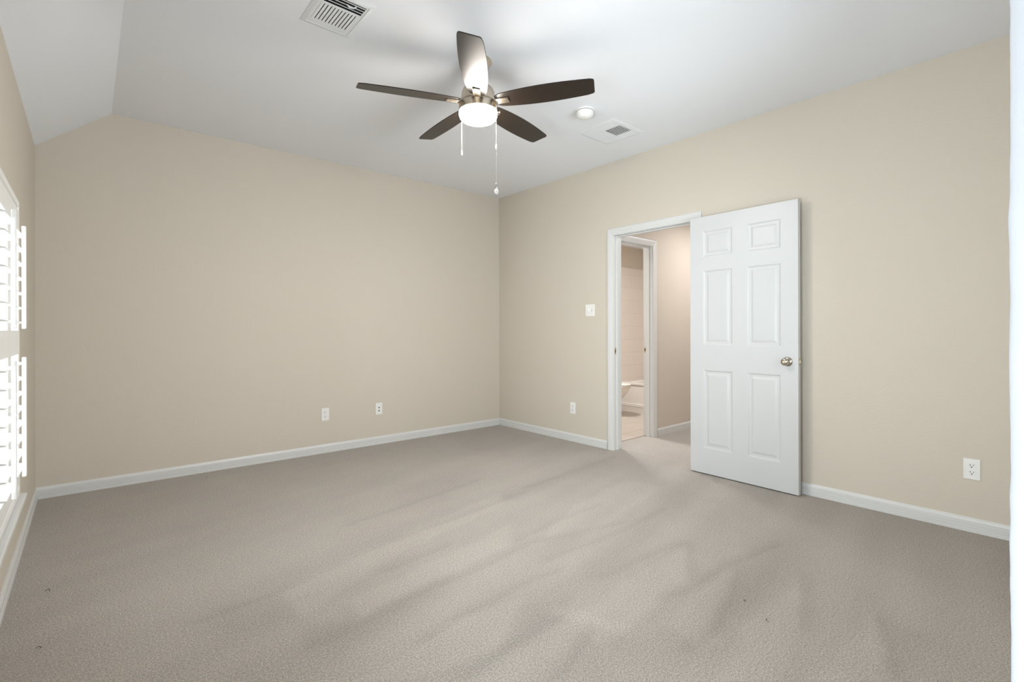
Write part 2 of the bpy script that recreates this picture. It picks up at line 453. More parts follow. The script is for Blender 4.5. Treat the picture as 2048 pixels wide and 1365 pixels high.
bm = nbm(); box(bm, -0.76, 0.76, 0.035, 0.040, 0.94, 2.06); obj('pane', bm, M_GLASS, w2)
# space behind the camera (dressing room) with a window opening added for light
bm = nbm()
box(bm, -W-LT, -W, -5.2, -4.76, -0.05, 2.80); box(bm, -W-LT, -W, -6.7, -6.3, -0.05, 2.80)
box(bm, -W-LT, -W, -6.3, -5.2, -0.05, 0.85); box(bm, -W-LT, -W, -6.3, -5.2, 2.15, 2.80)
box(bm, -W-LT, -2.75, -6.82, -6.7, -0.05, 2.80); box(bm, -2.85, -2.75, -6.7, FRONT-WT, -0.05, 2.80)
struct('wall_dressing_room', bm, mat('white_dressing_room_paint', (228, 226, 222), 0.6, bump=(90, 0.2, 0.002)), 'white walls of the small room behind the camera')

# hallway and bathroom shells
BX0, BX1, BZ = 0.18, 0.79, 2.035      # bathroom door opening in hallway wall (y = -1.626 face)
HY = -1.626
bm = nbm()
box(bm, WT, BX0-0.02, HY, HY+WT, -0.05, 2.44); box(bm, BX1+0.02, 2.9, HY, HY+WT, -0.05, 2.44); box(bm, BX0-0.02, BX1+0.02, HY, HY+WT, BZ+0.02, 2.44)
struct('wall_hallway', bm, M_HALL, 'warm beige hallway wall seen through the doorway')
bm = nbm(); box(bm, 2.9, 3.0, -3.1, HY+WT, -0.05, 2.44); box(bm, WT, 2.9, -3.1, -3.0, -0.05, 2.44)
struct('wall_hallway_far', bm, M_HALL, 'far warm beige wall of the hallway')
bm = nbm(); box(bm, WT, 3.3, 0.02, 0.12, -0.05, 2.44); box(bm, 3.15, 3.3, HY+WT, 0.02, -0.05, 2.44)
struct('wall_bathroom', bm, M_BATHWALL, 'darker beige bathroom wall above the tiles')
bm = nbm(); box(bm, WT+0.9, 3.15, 0.008, 0.02, 0.30, 2.105); box(bm, 3.138, 3.15, HY+WT, 0.008, 0.30, 2.105)
struct('trim_4', bm, M_WTILE, 'cream wall tiles above the bathtub')

# ceiling: flat at H with a sloped band down to the left wall
bm = nbm()
sec = [(0.12, H), (XC, H), (-W-0.02, EAVE-0.02*(H-EAVE)/(W+XC)), (-W-0.02, H+0.15), (0.12, H+0.15)]
prism(bm, sec, lambda u, v, t: (u, t, v), FRONT-0.115, 0.1)
struct('ceiling', bm, M_CEIL, 'white ceiling with a sloped band along the left wall')
bm = nbm(); box(bm, -W-0.02, -2.75, -6.75, FRONT-0.115, 2.70, 2.80)
struct('ceiling_dressing_room', bm, M_CEIL, 'white ceiling of the small room behind the camera')
bm = nbm(); box(bm, WT, 3.3, -3.1, 0.1, 2.44, 2.5)
struct('ceiling_hallway', bm, M_CEIL, 'white ceiling over the hallway and bathroom')

# ------------------------------------------------------------------ baseboards (ribbed colonial profile)
BP = [(0, 0), (0.0125, 0), (0.0125, 0.020), (0.0105, 0.0225), (0.0125, 0.025), (0.0125, 0.036), (0.0095, 0.0385), (0.0115, 0.041),
      (0.0115, 0.062), (0.009, 0.070), (0.0055, 0.0765), (0.004, 0.080), (0, 0.080)]
def base(name, fn, a, b, label):
    bm = nbm(); prism(bm, BP, fn, a, b); return struct(name, bm, M_TRIM, label)
base('baseboard_back', lambda u, v, t: (t, -u, v), -W, 0, 'white ribbed baseboard along the long back wall')
base('baseboard_left', lambda u, v, t: (-W+u, t, v), -4.75, -0.004, 'white ribbed baseboard under the shuttered window')
bm = nbm()
prism(bm, BP, lambda u, v, t: (-u, t, v), -1.650, -0.004)
struct('baseboard_right', bm, M_TRIM, 'short white baseboard between the corner and the doorway')
bm = nbm(); prism(bm, BP, lambda u, v, t: (-u, t, v), FRONT, -2.62)
struct('baseboard_right', bm, M_TRIM, 'white baseboard running from behind the open door to the right edge')
base('baseboard_hallway', lambda u, v, t: (t, HY-u, v), 0.868, 2.9, 'white baseboard in the hallway')

# ------------------------------------------------------------------ door casings and jambs
CP = [(0, 0), (0, 0.010), (0.008, 0.0145), (0.020, 0.0150), (0.040, 0.0125), (0.050, 0.0105), (0.058, 0.009), (0.0655, 0.008), (0.0655, 0)]  # from outer edge inwards
def casing(name_label, place, L0, L1, ztop, mat_=M_TRIM, w=0.0655):
    """place(along, out, z) ; mitred frame of three legs around [L0, L1] x [0, ztop] inner opening"""
    bm = nbm()
    sgn = 1 if L1 > L0 else -1
    def ring(d):      # d distance outward from inner edge
        return [(L0-sgn*d, 0.0), (L0-sgn*d, ztop+d), (L1+sgn*d, ztop+d), (L1+sgn*d, 0.0)]
    rows = []
    for u, t in CP:
        d = w*(1-u/0.0655); rows.append([bm.verts.new(place(a, t, z)) for a, z in ring(d)])
    n = len(rows)
    for i in range(n):
        A, B = rows[i], rows[(i+1) % n]
        for k in range(3): bm.faces.new((A[k], A[k+1], B[k+1], B[k]))
    bm.faces.new([r[0] for r in rows]); bm.faces.new([r[3] for r in rows][::-1])
    return bm
# bedroom doorway: trim_1 > jamb, strike_plate
bm = casing('', lambda a, t, z: (-t, a, z), -1.7225, -2.5515, 2.0445, w=0.066)
tr1 = struct('trim_1', bm, M_TRIM, 'white casing around the bedroom doorway')
def jamb(name, parent, place, L0, L1, ztop, depth, stop0, stop1, th=0.018):
    bm = nbm()
    s = 1 if L1 > L0 else -1
    def bx(a0, a1, o0, o1, z0, z1):
        p = [place(a, o, z) for a in (a0, a1) for o in (o0, o1) for z in (z0, z1)]
        xs, ys, zs = zip(*p); box(bm, min(xs), max(xs), min(ys), max(ys), min(zs), max(zs), bev=0.0012)
    bx(L0-s*th, L0, 0, depth, 0, ztop+th); bx(L1, L1+s*th, 0, depth, 0, ztop+th); bx(L0, L1, 0, depth, ztop, ztop+th)
    st = 0.011
    bx(L0, L0+s*st, stop0, stop1, 0, ztop); bx(L1-s*st, L1, stop0, stop1, 0, ztop); bx(L0+s*st, L1-s*st, stop0, stop1, ztop-st, ztop)
    return obj(name, bm, M_TRIM, parent)
jamb('jamb', tr1, lambda a, o, z: (o, a, z), -1.7275, -2.5465, 2.0395, WT, 0.037, 0.072)
bm = nbm(); box(bm, 0.008, 0.030, -1.7295, -1.7272, 0.915, 0.975, bev=0.0008); sp = obj('strike_plate', bm, M_NICKEL, tr1); sp['label'] = 'small nickel strike plate'
bm = nbm(); box(bm, 0.013, 0.025, -1.7299, -1.7288, 0.932, 0.958); obj('strike_hole', bm, M_SLOT, sp)
# casing on the hallway side
bm = casing('', lambda a, t, z: (WT+t, a, z), -1.7225, -2.5515, 2.0445, w=0.066)
obj('hall_casing', bm, M_TRIM, tr1)
# bathroom doorway: trim_2
bm = casing('', lambda a, t, z: (a, HY-t, z), BX0-0.006, BX1+0.004, BZ+0.004, w=0.066)
tr2 = struct('trim_2', bm, M_TRIM, 'white casing around the inner bathroom doorway')
jamb('jamb', tr2, lambda a, o, z: (a, HY+o, z), BX0, BX1, BZ, WT, 0.035, 0.07)
bm = nbm(); box(bm, 0.7875, 0.7902, HY+0.082, HY+0.105, 0.90, 0.96, bev=0.0008); s2 = obj('strike_plate', bm, M_NICKEL, tr2); s2['label'] = 'small nickel strike plate'
bm = nbm(); box(bm, 0.7865, 0.7878, HY+0.088, HY+0.100, 0.917, 0.943); obj('strike_hole', bm, M_SLOT, s2)
bm = nbm(); box(bm, BX0, BX1, -1.54, -1.528, -0.01, 0.006, bev=0.002)
struct('trim_5', bm, M_FTILE, 'thin threshold where hallway carpet meets bathroom tile')

# ------------------------------------------------------------------ open six-panel door
def build_door():
    Wd, Hd, T = 0.813, 2.035, 0.035
    root = thing('door_1', 'white six-panel door standing open flat against the right wall', 'door', (-0.042, -2.560, 0.008), kind='structure')
    root.rotation_euler = (0, 0, math.radians(-1.6))
    # local: leaf runs along -y, room face at x = -T
    us = [0, 0.112, 0.352, 0.461, 0.701, Wd]
    vs = [0, 0.200, 0.822, 1.015, 1.608, 1.712, 1.922, Hd]
    bm = nbm()
    def P(u, v, d, side):
        return (-T+d, -u, v) if side else (-d, -u, v)
    for side in (1, 0):
        for i in range(5):
            for j in range(7):
                u0, u1, v0, v1 = us[i], us[i+1], vs[j], vs[j+1]
                if i in (1, 3) and j in (1, 3, 5):
                    rings = [(0, 0), (0.006, 0.0012), (0.013, 0.0065), (0.024, 0.0070), (0.030, 0.0068), (0.044, 0.0022), (0.050, 0.0018)]
                    prev = None
                    for k, (ins, dep) in enumerate(rings):
                        q = [bm.verts.new(P(a, b, dep, side)) for a, b in ((u0+ins, v0+ins), (u1-ins, v0+ins), (u1-ins, v1-ins), (u0+ins, v1-ins))]
                        if prev:
                            for m_ in range(4): bm.faces.new((prev[m_], prev[(m_+1) % 4], q[(m_+1) % 4], q[m_]))
                        prev = q
                    bm.faces.new(prev)
                else:
                    bm.faces.new([bm.verts.new(P(a, b, 0, side)) for a, b in ((u0, v0), (u1, v0), (u1, v1), (u0, v1))])
    e = [(0, 0), (Wd, 0), (Wd, Hd), (0, Hd)]
    for k in range(4):
        (a, b), (c, d) = e[k], e[(k+1) % 4]
        bm.faces.new([bm.verts.new(q) for q in (P(a, b, 0, 1), P(c, d, 0, 1), P(c, d, 0, 0), P(a, b, 0, 0))])
    bmesh.ops.remove_doubles(bm, verts=bm.verts, dist=0.0002)
    obj('door_leaf', bm, M_DOOR, root)
    # knob: lathe along -x
    ky, kz = -(Wd-0.070), 0.915
    rx = Matrix.Rotation(-R90, 4, 'Y')      # +z -> -x
    bm = nbm()
    mt = Matrix.Translation((-T, ky, kz)) @ rx
    lathe(bm, [(0, 0), (0.033, 0), (0.0335, 0.003), (0.031, 0.007), (0.024, 0.010), (0.014, 0.012), (0.0125, 0.016), (0.0125, 0.022), (0.0165, 0.027),
               (0.0235, 0.032), (0.0265, 0.040), (0.0262, 0.047), (0.0235, 0.054), (0.018, 0.058), (0.010, 0.0595), (0, 0.0598)], 48, mt)
    kn = obj('door_knob', bm, M_KNOB, root, smooth=True); kn['label'] = 'round satin nickel knob'
    bm = nbm(); lathe(bm, [(0, 0.0595), (0.0095, 0.0595), (0.0095, 0.0608), (0.0075, 0.0612), (0.0070, 0.0604), (0.0045, 0.0602), (0.004, 0.0625), (0, 0.0628)], 32, mt)
    obj('lock_button', bm, M_NICKEL, kn, smooth=True)
    # latch on the free edge
    bm = nbm(); box(bm, -T+0.006, -0.006, -Wd-0.0012, -Wd+0.001, kz-0.028, kz+0.028, bev=0.0006)
    lp = obj('latch_plate', bm, M_NICKEL, root); lp['label'] = 'narrow nickel latch plate'
    bm = nbm(); box(bm, -T+0.011, -0.011, -Wd-0.011, -Wd, kz-0.010, kz+0.010, bev=0.003); obj('latch_bolt', bm, M_KNOB, lp)
    for hz in (0.20, 1.02, 1.83):
        bm = nbm(); lathe(bm, [(0, -0.045), (0.0065, -0.045), (0.0065, 0.045), (0, 0.045)], 16, Matrix.Translation((0.006, 0.003, hz)))
        box(bm, -0.030, 0.004, -0.0005, 0.0015, hz-0.044, hz+0.044)
        h = obj('hinge', bm, M_NICKEL, root, smooth=True)
    return root
build_door()

# ------------------------------------------------------------------ window and plantation shutters
# window_1 > window_frame, pane, sill
FX = 0.055                       # shutter frame stands off the wall
wr = thing('window_1', 'tall bright window behind the white shutters on the left wall', 'window', (-W, -2.5, 0.0), kind='structure')
def rel(*a): return a
bm = nbm()
y0, y1, z0, z1 = WIN_Y0+2.5, WIN_Y1+2.5, WIN_Z0, WIN_Z1
xo = -LT+0.03
for (a, b, c, d) in ((y0, y0+0.05, z0, z1), (y1-0.05, y1, z0, z1), (y0, y1, z0, z0+0.05), (y0, y1, z1-0.05, z1), (y0, y1, 1.04, 1.09)):
    box(bm, xo-0.02, xo+0.03, a, b, c, d, bev=0.004)
obj('window_frame', bm, M_TRIM, wr)
bm = nbm(); box(bm, xo, xo+0.005, y0+0.045, y1-0.045, z0+0.045, z1-0.045); obj('pane', bm, M_GLASS, wr)
bm = nbm()
box(bm, -LT+0.04, 0.075, y0-0.11, y1+0.10, 0.440, 0.462, bev=0.005)
obj('window_sill', bm, M_TRIM, wr)
w3 = thing('added_window_near', 'added unshuttered window of the left wall, unseen beside the camera', 'window', (-W, -3.98, 0), kind='structure')  # out-of-view window, added to brighten the near right wall and floor
bm = nbm()
for (a, b, c, d) in ((-0.42, -0.37, 0.50, 1.60), (0.37, 0.42, 0.50, 1.60), (-0.42, 0.42, 0.50, 0.55), (-0.42, 0.42, 1.55, 1.60), (-0.42, 0.42, 1.04, 1.08)):
    box(bm, xo-0.02, xo+0.03, a, b, c, d, bev=0.004)
obj('window_frame', bm, M_TRIM, w3)
bm = nbm(); box(bm, xo, xo+0.005, -0.38, 0.38, 0.54, 1.56); obj('pane', bm, M_GLASS, w3)
# shutter frame fixed on the wall
FY1, FY0, FZ0, FZ1 = -1.75, -2.55, 0.462, 1.694
fr = thing('window_shutter', 'white louvered plantation shutter with tilt rods on the left wall window', 'window shutter', (-W, -2.5, 0.0))
bm = nbm()
prof = [(0, 0), (0, 0.043), (0.006, 0.055), (0.030, 0.055), (0.034, 0.050), (0.046, 0.050), (0.050, 0.044), (0.050, 0)]
rows = []
for d, t in prof:
    r = [(FY0+2.5+d, FZ0+d), (FY1+2.5-d, FZ0+d), (FY1+2.5-d, FZ1-d), (FY0+2.5+d, FZ1-d)]
    rows.append([bm.verts.new((t, y, z)) for y, z in r])
for i in range(len(rows)):
    A, B = rows[i], rows[(i+1) % len(rows)]
    for k in range(4): bm.faces.new((A[k], A[(k+1) % 4], B[(k+1) % 4], B[k]))
obj('frame_moulding', bm, M_SHUT, fr)

PW = 0.3475; PZ0, PZ1 = 0.515, 1.641
UP = (1.155, 1.560); LO = (0.580, 1.050)    # louvre bays
def louvre_mesh(L):
    bm = nbm(); n = 14; cw = 0.032; poly = []
    for k in range(n+1):
        a = math.pi*k/n; poly.append((cw*math.cos(a), 0.0052*math.sin(a)))
    for k in range(1, n):
        a = math.pi+math.pi*k/n; poly.append((cw*math.cos(a), 0.0052*math.sin(a)))
    prism(bm, poly, lambda u, v, t: (u, t, v), -L/2, L/2)
    return bm
def make_shutter():
    hw = PW/2 - 0.0015; sw = 0.045; xa, xb = -0.014, 0.014
    bm = nbm()
    for sg in (-1, 1): box(bm, xa, xb, sg*hw, sg*(hw-sw), PZ0, PZ1, bev=0.003)
    for a, b in ((PZ0, LO[0]-0.004), (LO[1]+0.004, UP[0]-0.004), (UP[1]+0.004, PZ1)):
        box(bm, xa, xb, -(hw-sw)-0.001, hw-sw+0.001, a, b, bev=0.0015)
    panel = obj('shutter_panel', bm, M_SHUT, fr)
    tilt = math.radians(TILT); lv = louvre_mesh(2*(hw-sw)-0.004); proto = None
    for (a, b), n in ((UP, 7), (LO, 8)):
        pitch = (b-a)/n
        for k in range(n):
            if proto is None: o = proto = obj('louver', lv, M_SHUT, panel, smooth=True)
            else: o = proto.copy(); COL.objects.link(o); o.parent = panel
            o.location = (0, 0, a+pitch*(k+0.5)); o.rotation_euler = (0, tilt, 0)
        xr = 0.032*math.cos(tilt)+0.001; zs = -0.032*math.sin(tilt)
        bm = nbm(); box(bm, xr, xr+0.013, -0.0075, 0.0075, a+0.004+zs, b+zs, bev=0.0035)
        obj('tilt_rod', bm, M_SHUT, panel)
    return panel
TILT = 4.0
sh0 = make_shutter()
sh0.location = (0.045, -1.803-PW*0.5+2.5, 0)
sh1 = sh0.copy(); COL.objects.link(sh1); sh1.parent = fr; sh1.location = (0.045, -1.803-PW*1.5+2.5, 0)
for ch in list(sh0.children):
    c = ch.copy(); COL.objects.link(c); c.parent = sh1

# ground outside
bm = nbm(); box(bm, -14, -W-0.3, -14, 6, -0.6, -0.5)
struct('ground_outside', bm, M_GROUND, 'pale ground outside the window')

# ------------------------------------------------------------------ ceiling fan
FC = (-2.036, -2.319)
def build_fan():
    root = thing('ceiling_fan', 'lit five-blade ceiling fan with dark blades and nickel body', 'ceiling fan', (FC[0], FC[1], H))
    Z = lambda z: z-H
    bm = nbm(); lathe(bm, [(0, 0), (0.078, 0), (0.082, -0.006), (0.082, -0.014), (0.076, -0.020), (0.060, -0.046), (0.040, -0.066), (0.020, -0.074), (0, -0.074)], 64)
    obj('canopy', bm, M_NICKEL, root, smooth=True)
    bm = nbm(); lathe(bm, [(0, -0.06), (0.0125, -0.06), (0.0125, Z(2.60)), (0.024, Z(2.598)), (0.024, Z(2.585)), (0, Z(2.585))], 32)
    obj('downrod', bm, M_NICKEL, root, smooth=True)
    bm = nbm(); lathe(bm, [(0, Z(2.592)), (0.045, Z(2.592)), (0.070, Z(2.587)), (0.088, Z(2.572)), (0.097, Z(2.55)), (0.100, Z(2.52)), (0.100, Z(2.498)), (0.094, Z(2.492)), (0.094, Z(2.484)), (0, Z(2.484))], 64)
    obj('motor_housing', bm, M_NICKEL, root, smooth=True)
    bm = nbm(); lathe(bm, [(0, Z(2.488)), (0.108, Z(2.488)), (0.1125, Z(2.484)), (0.114, Z(2.476)), (0.114, Z(2.444)), (0.110, Z(2.440)), (0, Z(2.440))], 64)
    obj('light_kit', bm, M_NICKEL, root, smooth=True)
    bm = nbm(); lathe(bm, [(0, Z(2.442)), (0.111, Z(2.441)), (0.1135, Z(2.432)), (0.1125, Z(2.418)), (0.107, Z(2.403)), (0.095, Z(2.392)), (0.070, Z(2.385)), (0.035, Z(2.382)), (0, Z(2.381))], 64)
    g = obj('glass_shade', bm, M_LAMP, root, smooth=True, mats=[M_LAMP, M_LAMP_SIDE])
    for p in g.data.polygons: p.material_index = 0 if p.normal.z < -0.55 else 1
    g['label'] = 'glowing frosted glass drum'
    # blades
    def blade_mesh():
        bm = nbm(); r0, r1 = 0.112, 0.690; n = 26; rc = 0.016
        outl = []
        ccw, cw = [], []
        for i in range(n+1):
            t = i/n; r = r0+(r1-r0)*t
            w = 0.047 + 0.028*math.sin(math.pi*min(1, (t**0.85)*0.83+0.02))
            if t < 0.06: w *= (0.80+0.20*math.sin(t/0.06*R90))
            ccw.append((r, w)); cw.append((r, -w))
        wt = ccw[-1][1]
        ccw = [p for p in ccw if p[0] < r1-0.026]; cw = [p for p in cw if p[0] < r1-rc]
        we = ccw[-1][1]; tip = []
        for k in range(7):
            a = R90*(1-k/6); tip.append((r1-0.008-rc+rc*math.cos(a), min(wt, we)-rc-0.0015+rc*math.sin(a)))
        for k in range(7):
            a = -R90*k/6; tip.append((r1-rc+rc*math.cos(a), -wt+rc+rc*math.sin(a)))
        poly = ccw + tip + cw[::-1]
        th = 0.0055
        A = [bm.verts.new((x, y, 0)) for x, y in poly]; B = [bm.verts.new((x, y, th)) for x, y in poly]
        m_ = len(poly)
        for i in range(m_): bm.faces.new((A[i], A[(i+1) % m_], B[(i+1) % m_], B[i]))
        bm.faces.new(A[::-1]); bm.faces.new(B)
        return bm
    pitch = math.radians(-12)
    proto = None
    for k in range(5):
        az = math.radians(158.0+72*k)
        mtx = Matrix.Rotation(az, 4, 'Z') @ Matrix.Rotation(pitch, 4, 'X')
        if proto is None:
            b = obj('blade', blade_mesh(), M_BLADE, root, bevel=0.0012)
            bm = nbm()
            # bracket: flat tab under the blade with a raised rib, reaching into the housing
            box(bm, 0.092, 0.190, -0.022, 0.022, -0.0065, -0.0005, bev=0.002)
            box(bm, 0.10, 0.188, -0.020, -0.008, -0.0105, -0.006, bev=0.002)
            br = obj('blade_bracket', bm, M_NICKEL, b); br['label'] = 'nickel blade bracket'
            proto = b
        else:
            b = proto.copy(); COL.objects.link(b); b.parent = root
            c = proto.children[0].copy(); COL.objects.link(c); c.parent = b
        b.matrix_local = Matrix.Translation((0, 0, Z(2.490))) @ mtx
    # pull chains; screen-right direction at the fan
    sx, sy = rt0.x, rt0.y; fx, fy = fw.x, fw.y
    def chain(off, back, ztop, zbot, r, m_, name='pull_chain'):
        x, y = sx*off+fx*back, sy*off+fy*back
        bm = nbm(); n = max(2, int((ztop-zbot)/0.0045))
        for i in range(n):
            zz = Z(ztop)-(ztop-zbot)*(i+0.5)/n
            lathe(bm, [(0, -0.0021), (r*0.8, -0.001), (r, 0), (r*0.8, 0.001), (0, 0.0021)], 6, Matrix.Translation((x, y, zz)))
        tube(bm, [(x, y, Z(ztop)), (x, y, Z(zbot))], r*0.45, 6)
        return obj(name, bm, m_, root), x, y
    FOB = [(0, 0.0), (0.0018, -0.001), (0.0025, -0.006), (0.0042, -0.010), (0.0052, -0.018), (0.0050, -0.030), (0.0035, -0.035), (0, -0.0355)]
    c1, x, y = chain(-0.1035, 0.055, 2.445, 2.236, 0.0016, M_CHAIN)
    bm = nbm(); lathe(bm, FOB, 20, Matrix.Translation((x, y, Z(2.237)))); obj('pull_fob', bm, M_CHAIN, c1, smooth=True)
    c2, x, y = chain(0.108, -0.045, 2.482, 2.236, 0.0015, M_CHAIN)
    bm = nbm(); lathe(bm, FOB, 20, Matrix.Translation((x, y, Z(2.237)))); obj('pull_fob', bm, M_CHAIN, c2, smooth=True)
    bm = nbm(); lathe(bm, [(0, -0.006), (0.005, -0.005), (0.006, 0), (0.005, 0.005), (0, 0.006)], 16, Matrix.Translation((x, y, Z(2.478)))); obj('chain_outlet', bm, M_NICKEL, c2, smooth=True)
    # long thin extension with ring and crystal
    c3, x, y = chain(0.1085, -0.045, 2.202, 2.004, 0.0009, M_CHAIN_DK)
    c3['label'] = 'long thin grey chain extension'
    bm = nbm()
    pts = [(x+sx*0.0085*math.sin(a), y+sy*0.0085*math.sin(a), Z(1.990)+0.0130*math.cos(a)) for a in [2*math.pi*i/20 for i in range(21)]]
    tube(bm, pts, 0.0014, 6); obj('link_ring', bm, M_CHAIN_DK, c3)
    bm = nbm()
    rs = bmesh.ops.create_icosphere(bm, subdivisions=2, radius=0.0135)
    bmesh.ops.scale(bm, vec=(1, 1, 1.25), verts=rs['verts']); bmesh.ops.translate(bm, vec=(x, y, Z(1.957)), verts=rs['verts'])
    cr = obj('crystal_drop', bm, M_CRYSTAL, c3); cr['label'] = 'faceted clear crystal drop'
    # small thumb screw at the side of the light kit
    bm = nbm(); lathe(bm, [(0, 0), (0.003, 0), (0.003, 0.010), (0.007, 0.012), (0.007, 0.018), (0, 0.019)], 16,
                      Matrix.Translation((sx*0.112+fx*0.02, sy*0.112+fy*0.02, Z(2.449))) @ Matrix.Rotation(math.atan2(sy, sx), 4, 'Z') @ Matrix.Rotation(R90, 4, 'Y'))
    obj('thumb_screw', bm, M_NICKEL, root, smooth=True)
    return root
build_fan()

# ------------------------------------------------------------------ smoke detector
t = thing('smoke_detector', 'round white smoke detector on the ceiling by the fan blade tip', 'smoke detector', (-1.050, -2.290, H))
bm = nbm(); lathe(bm, [(0, 0), (0.064, 0), (0.066, -0.004), (0.064, -0.010), (0, -0.010)], 48); obj('base_plate', bm, M_PLATE, t, smooth=True)
bm = nbm(); lathe(bm, [(0, -0.010), (0.055, -0.010), (0.055, -0.015), (0, -0.015)], 48); obj('vent_gap', bm, M_SLOT, t, smooth=True)
bm = nbm(); lathe(bm, [(0, -0.014), (0.060, -0.014), (0.061, -0.020), (0.059, -0.034), (0.052, -0.048), (0.038, -0.057), (0.018, -0.061), (0, -0.062)], 48); bd = obj('cover', bm, M_PLATE, t, smooth=True)
bm = nbm(); lathe(bm, [(0, 0), (0.010, 0), (0.010, -0.003), (0, -0.0035)], 24, Matrix.Translation((-0.026, -0.012, -0.0575))); obj('test_button', bm, M_PLATE, bd, smooth=True)

# ------------------------------------------------------------------ ceiling registers
def slat(bm, c, L, w, ang, axis, th=0.0012):
    """thin louvre centred at c (x,y,z), length L along axis 'x' or 'y', width w tilted by ang"""
    if axis == 'x':
        box(bm, c[0]-L/2, c[0]+L/2, c[1]-w/2, c[1]+w/2, c[2]-th/2, c[2]+th/2, rot=Matrix.Rotation(ang, 3, 'X'), piv=c)
    else:
        box(bm, c[0]-w/2, c[0]+w/2, c[1]-L/2, c[1]+L/2, c[2]-th/2, c[2]+th/2, rot=Matrix.Rotation(ang, 3, 'Y'), piv=c)
def vent_frame(x0, x1, y0, y1, holes, rim, drop=0.010):
    """bevelled flange with rectangular holes, local coordinates, z down from 0"""
    bm = nbm()
    # flange ring: outer edge thin, rising to inner lip
    o = [(x0, y0), (x1, y0), (x1, y1), (x0, y1)]
    lv = [(0.0, 0.0), (0.0, -0.0025), (rim*0.75, -0.0075), (rim, -0.0085), (rim, -0.0045)]
    prev = None
    for ins, z in lv:
        q = [bm.verts.new(p) for p in ((x0+ins, y0+ins, z), (x1-ins, y0+ins, z), (x1-ins, y1-ins, z), (x0+ins, y1-ins, z))]
        if prev:
            for k in range(4): bm.faces.new((prev[k], prev[(k+1) % 4], q[(k+1) % 4], q[k]))
        prev = q
    # flat face plate pieces between holes
    ix0, ix1, iy0, iy1 = x0+rim-0.001, x1-rim+0.001, y0+rim-0.001, y1-rim+0.001
    xs = sorted({ix0, ix1, *[h[0] for h in holes], *[h[1] for h in holes]}); ys = sorted({iy0, iy1, *[h[2] for h in holes], *[h[3] for h in holes]})
    for a, b in zip(xs, xs[1:]):
        for c, d in zip(ys, ys[1:]):
            cx, cy = (a+b)/2, (c+d)/2
            if any(h[0] < cx < h[1] and h[2] < cy < h[3] for h in holes): continue
            box(bm, a, b, c, d, -0.0062, -0.0042)
    return bm
# vent by the right wall
def vent_right():
    ox, oy = -0.583, -2.156
    t = thing('ceiling_vent', 'square white three-way ceiling vent beside the smoke detector', 'ceiling vent', (ox, oy, H), group='ceiling vents')
    X = lambda x: x-ox; Y = lambda y: y-oy
    hA = (X(-0.745), X(-0.665), Y(-2.300), Y(-2.005)); hB = (X(-0.652), X(-0.505), Y(-2.295), Y(-2.010)); hC = (X(-0.492), X(-0.425), Y(-2.300), Y(-2.005))
    obj('flange', vent_frame(X(-0.776), X(-0.390), Y(-2.337), Y(-1.972), [hA, hB, hC], 0.024), M_VENT, t)
    bm = nbm(); box(bm, X(-0.750), X(-0.420), Y(-2.305), Y(-2.0), -0.0008, -0.0002); obj('duct_opening', bm, M_DARK, t)
    bm = nbm()
    for k in range(5): slat(bm, (hA[0]+0.006+k*0.0168, 0.0035-0.0, -0.0058), 0.295, 0.0164, math.radians(20), 'y')
    for k in range(4): slat(bm, (hC[0]+0.009+k*0.0165, 0.0035, -0.0058), 0.295, 0.0166, math.radians(18), 'y')
    for k in range(15):
        y = hB[2]+0.010+k*0.0190
        if y < Y(-2.150): slat(bm, ((hB[0]+hB[1])/2, y, -0.0060), 0.147, 0.0145, math.radians(14), 'x')
        else: slat(bm, ((hB[0]+hB[1])/2, y, -0.0058), 0.147, 0.0195, math.radians(-16), 'x')
    obj('louvers', bm, M_VENT, t)
    return t
vent_right()
def vent_left():
    ox, oy = -2.842, -2.218
    t = thing('ceiling_vent', 'white ceiling vent with narrow dark slots at the top edge, left of the fan', 'ceiling vent', (ox, oy, H), group='ceiling vents')
    X = lambda x: x-ox; Y = lambda y: y-oy
    hB = (X(-2.930), X(-2.752), Y(-2.262), Y(-2.115)); hL = (X(-2.930), X(-2.745), Y(-2.352), Y(-2.272))
    obj('flange', vent_frame(X(-2.970), X(-2.712), Y(-2.386), Y(-2.050), [hB, hL], 0.022), M_VENT, t)
    bm = nbm(); box(bm, X(-2.935), X(-2.740), Y(-2.356), Y(-2.110), -0.0008, -0.0002); obj('duct_opening', bm, M_DARK, t)
    bm = nbm()
    for k in range(11): slat(bm, (hB[0]+0.004+k*0.0172, (hB[2]+hB[3])/2, -0.0060), 0.147, 0.0146, math.radians(-12), 'y')
    for k in range(4): slat(bm, ((hL[0]+hL[1])/2, hL[2]+0.010+k*0.0215, -0.0062), 0.185, 0.0165, math.radians(24), 'x')
    obj('louvers', bm, M_VENT, t)
    # little damper lever
    bm = nbm(); tube(bm, [(X(-2.79), Y(-2.335), -0.006), (X(-2.80), Y(-2.325), -0.012), (X(-2.82), Y(-2.322), -0.014), (X(-2.835), Y(-2.330), -0.010)], 0.0035, 8)
    obj('damper_lever', bm, M_VENT, t)
    return t
vent_left()

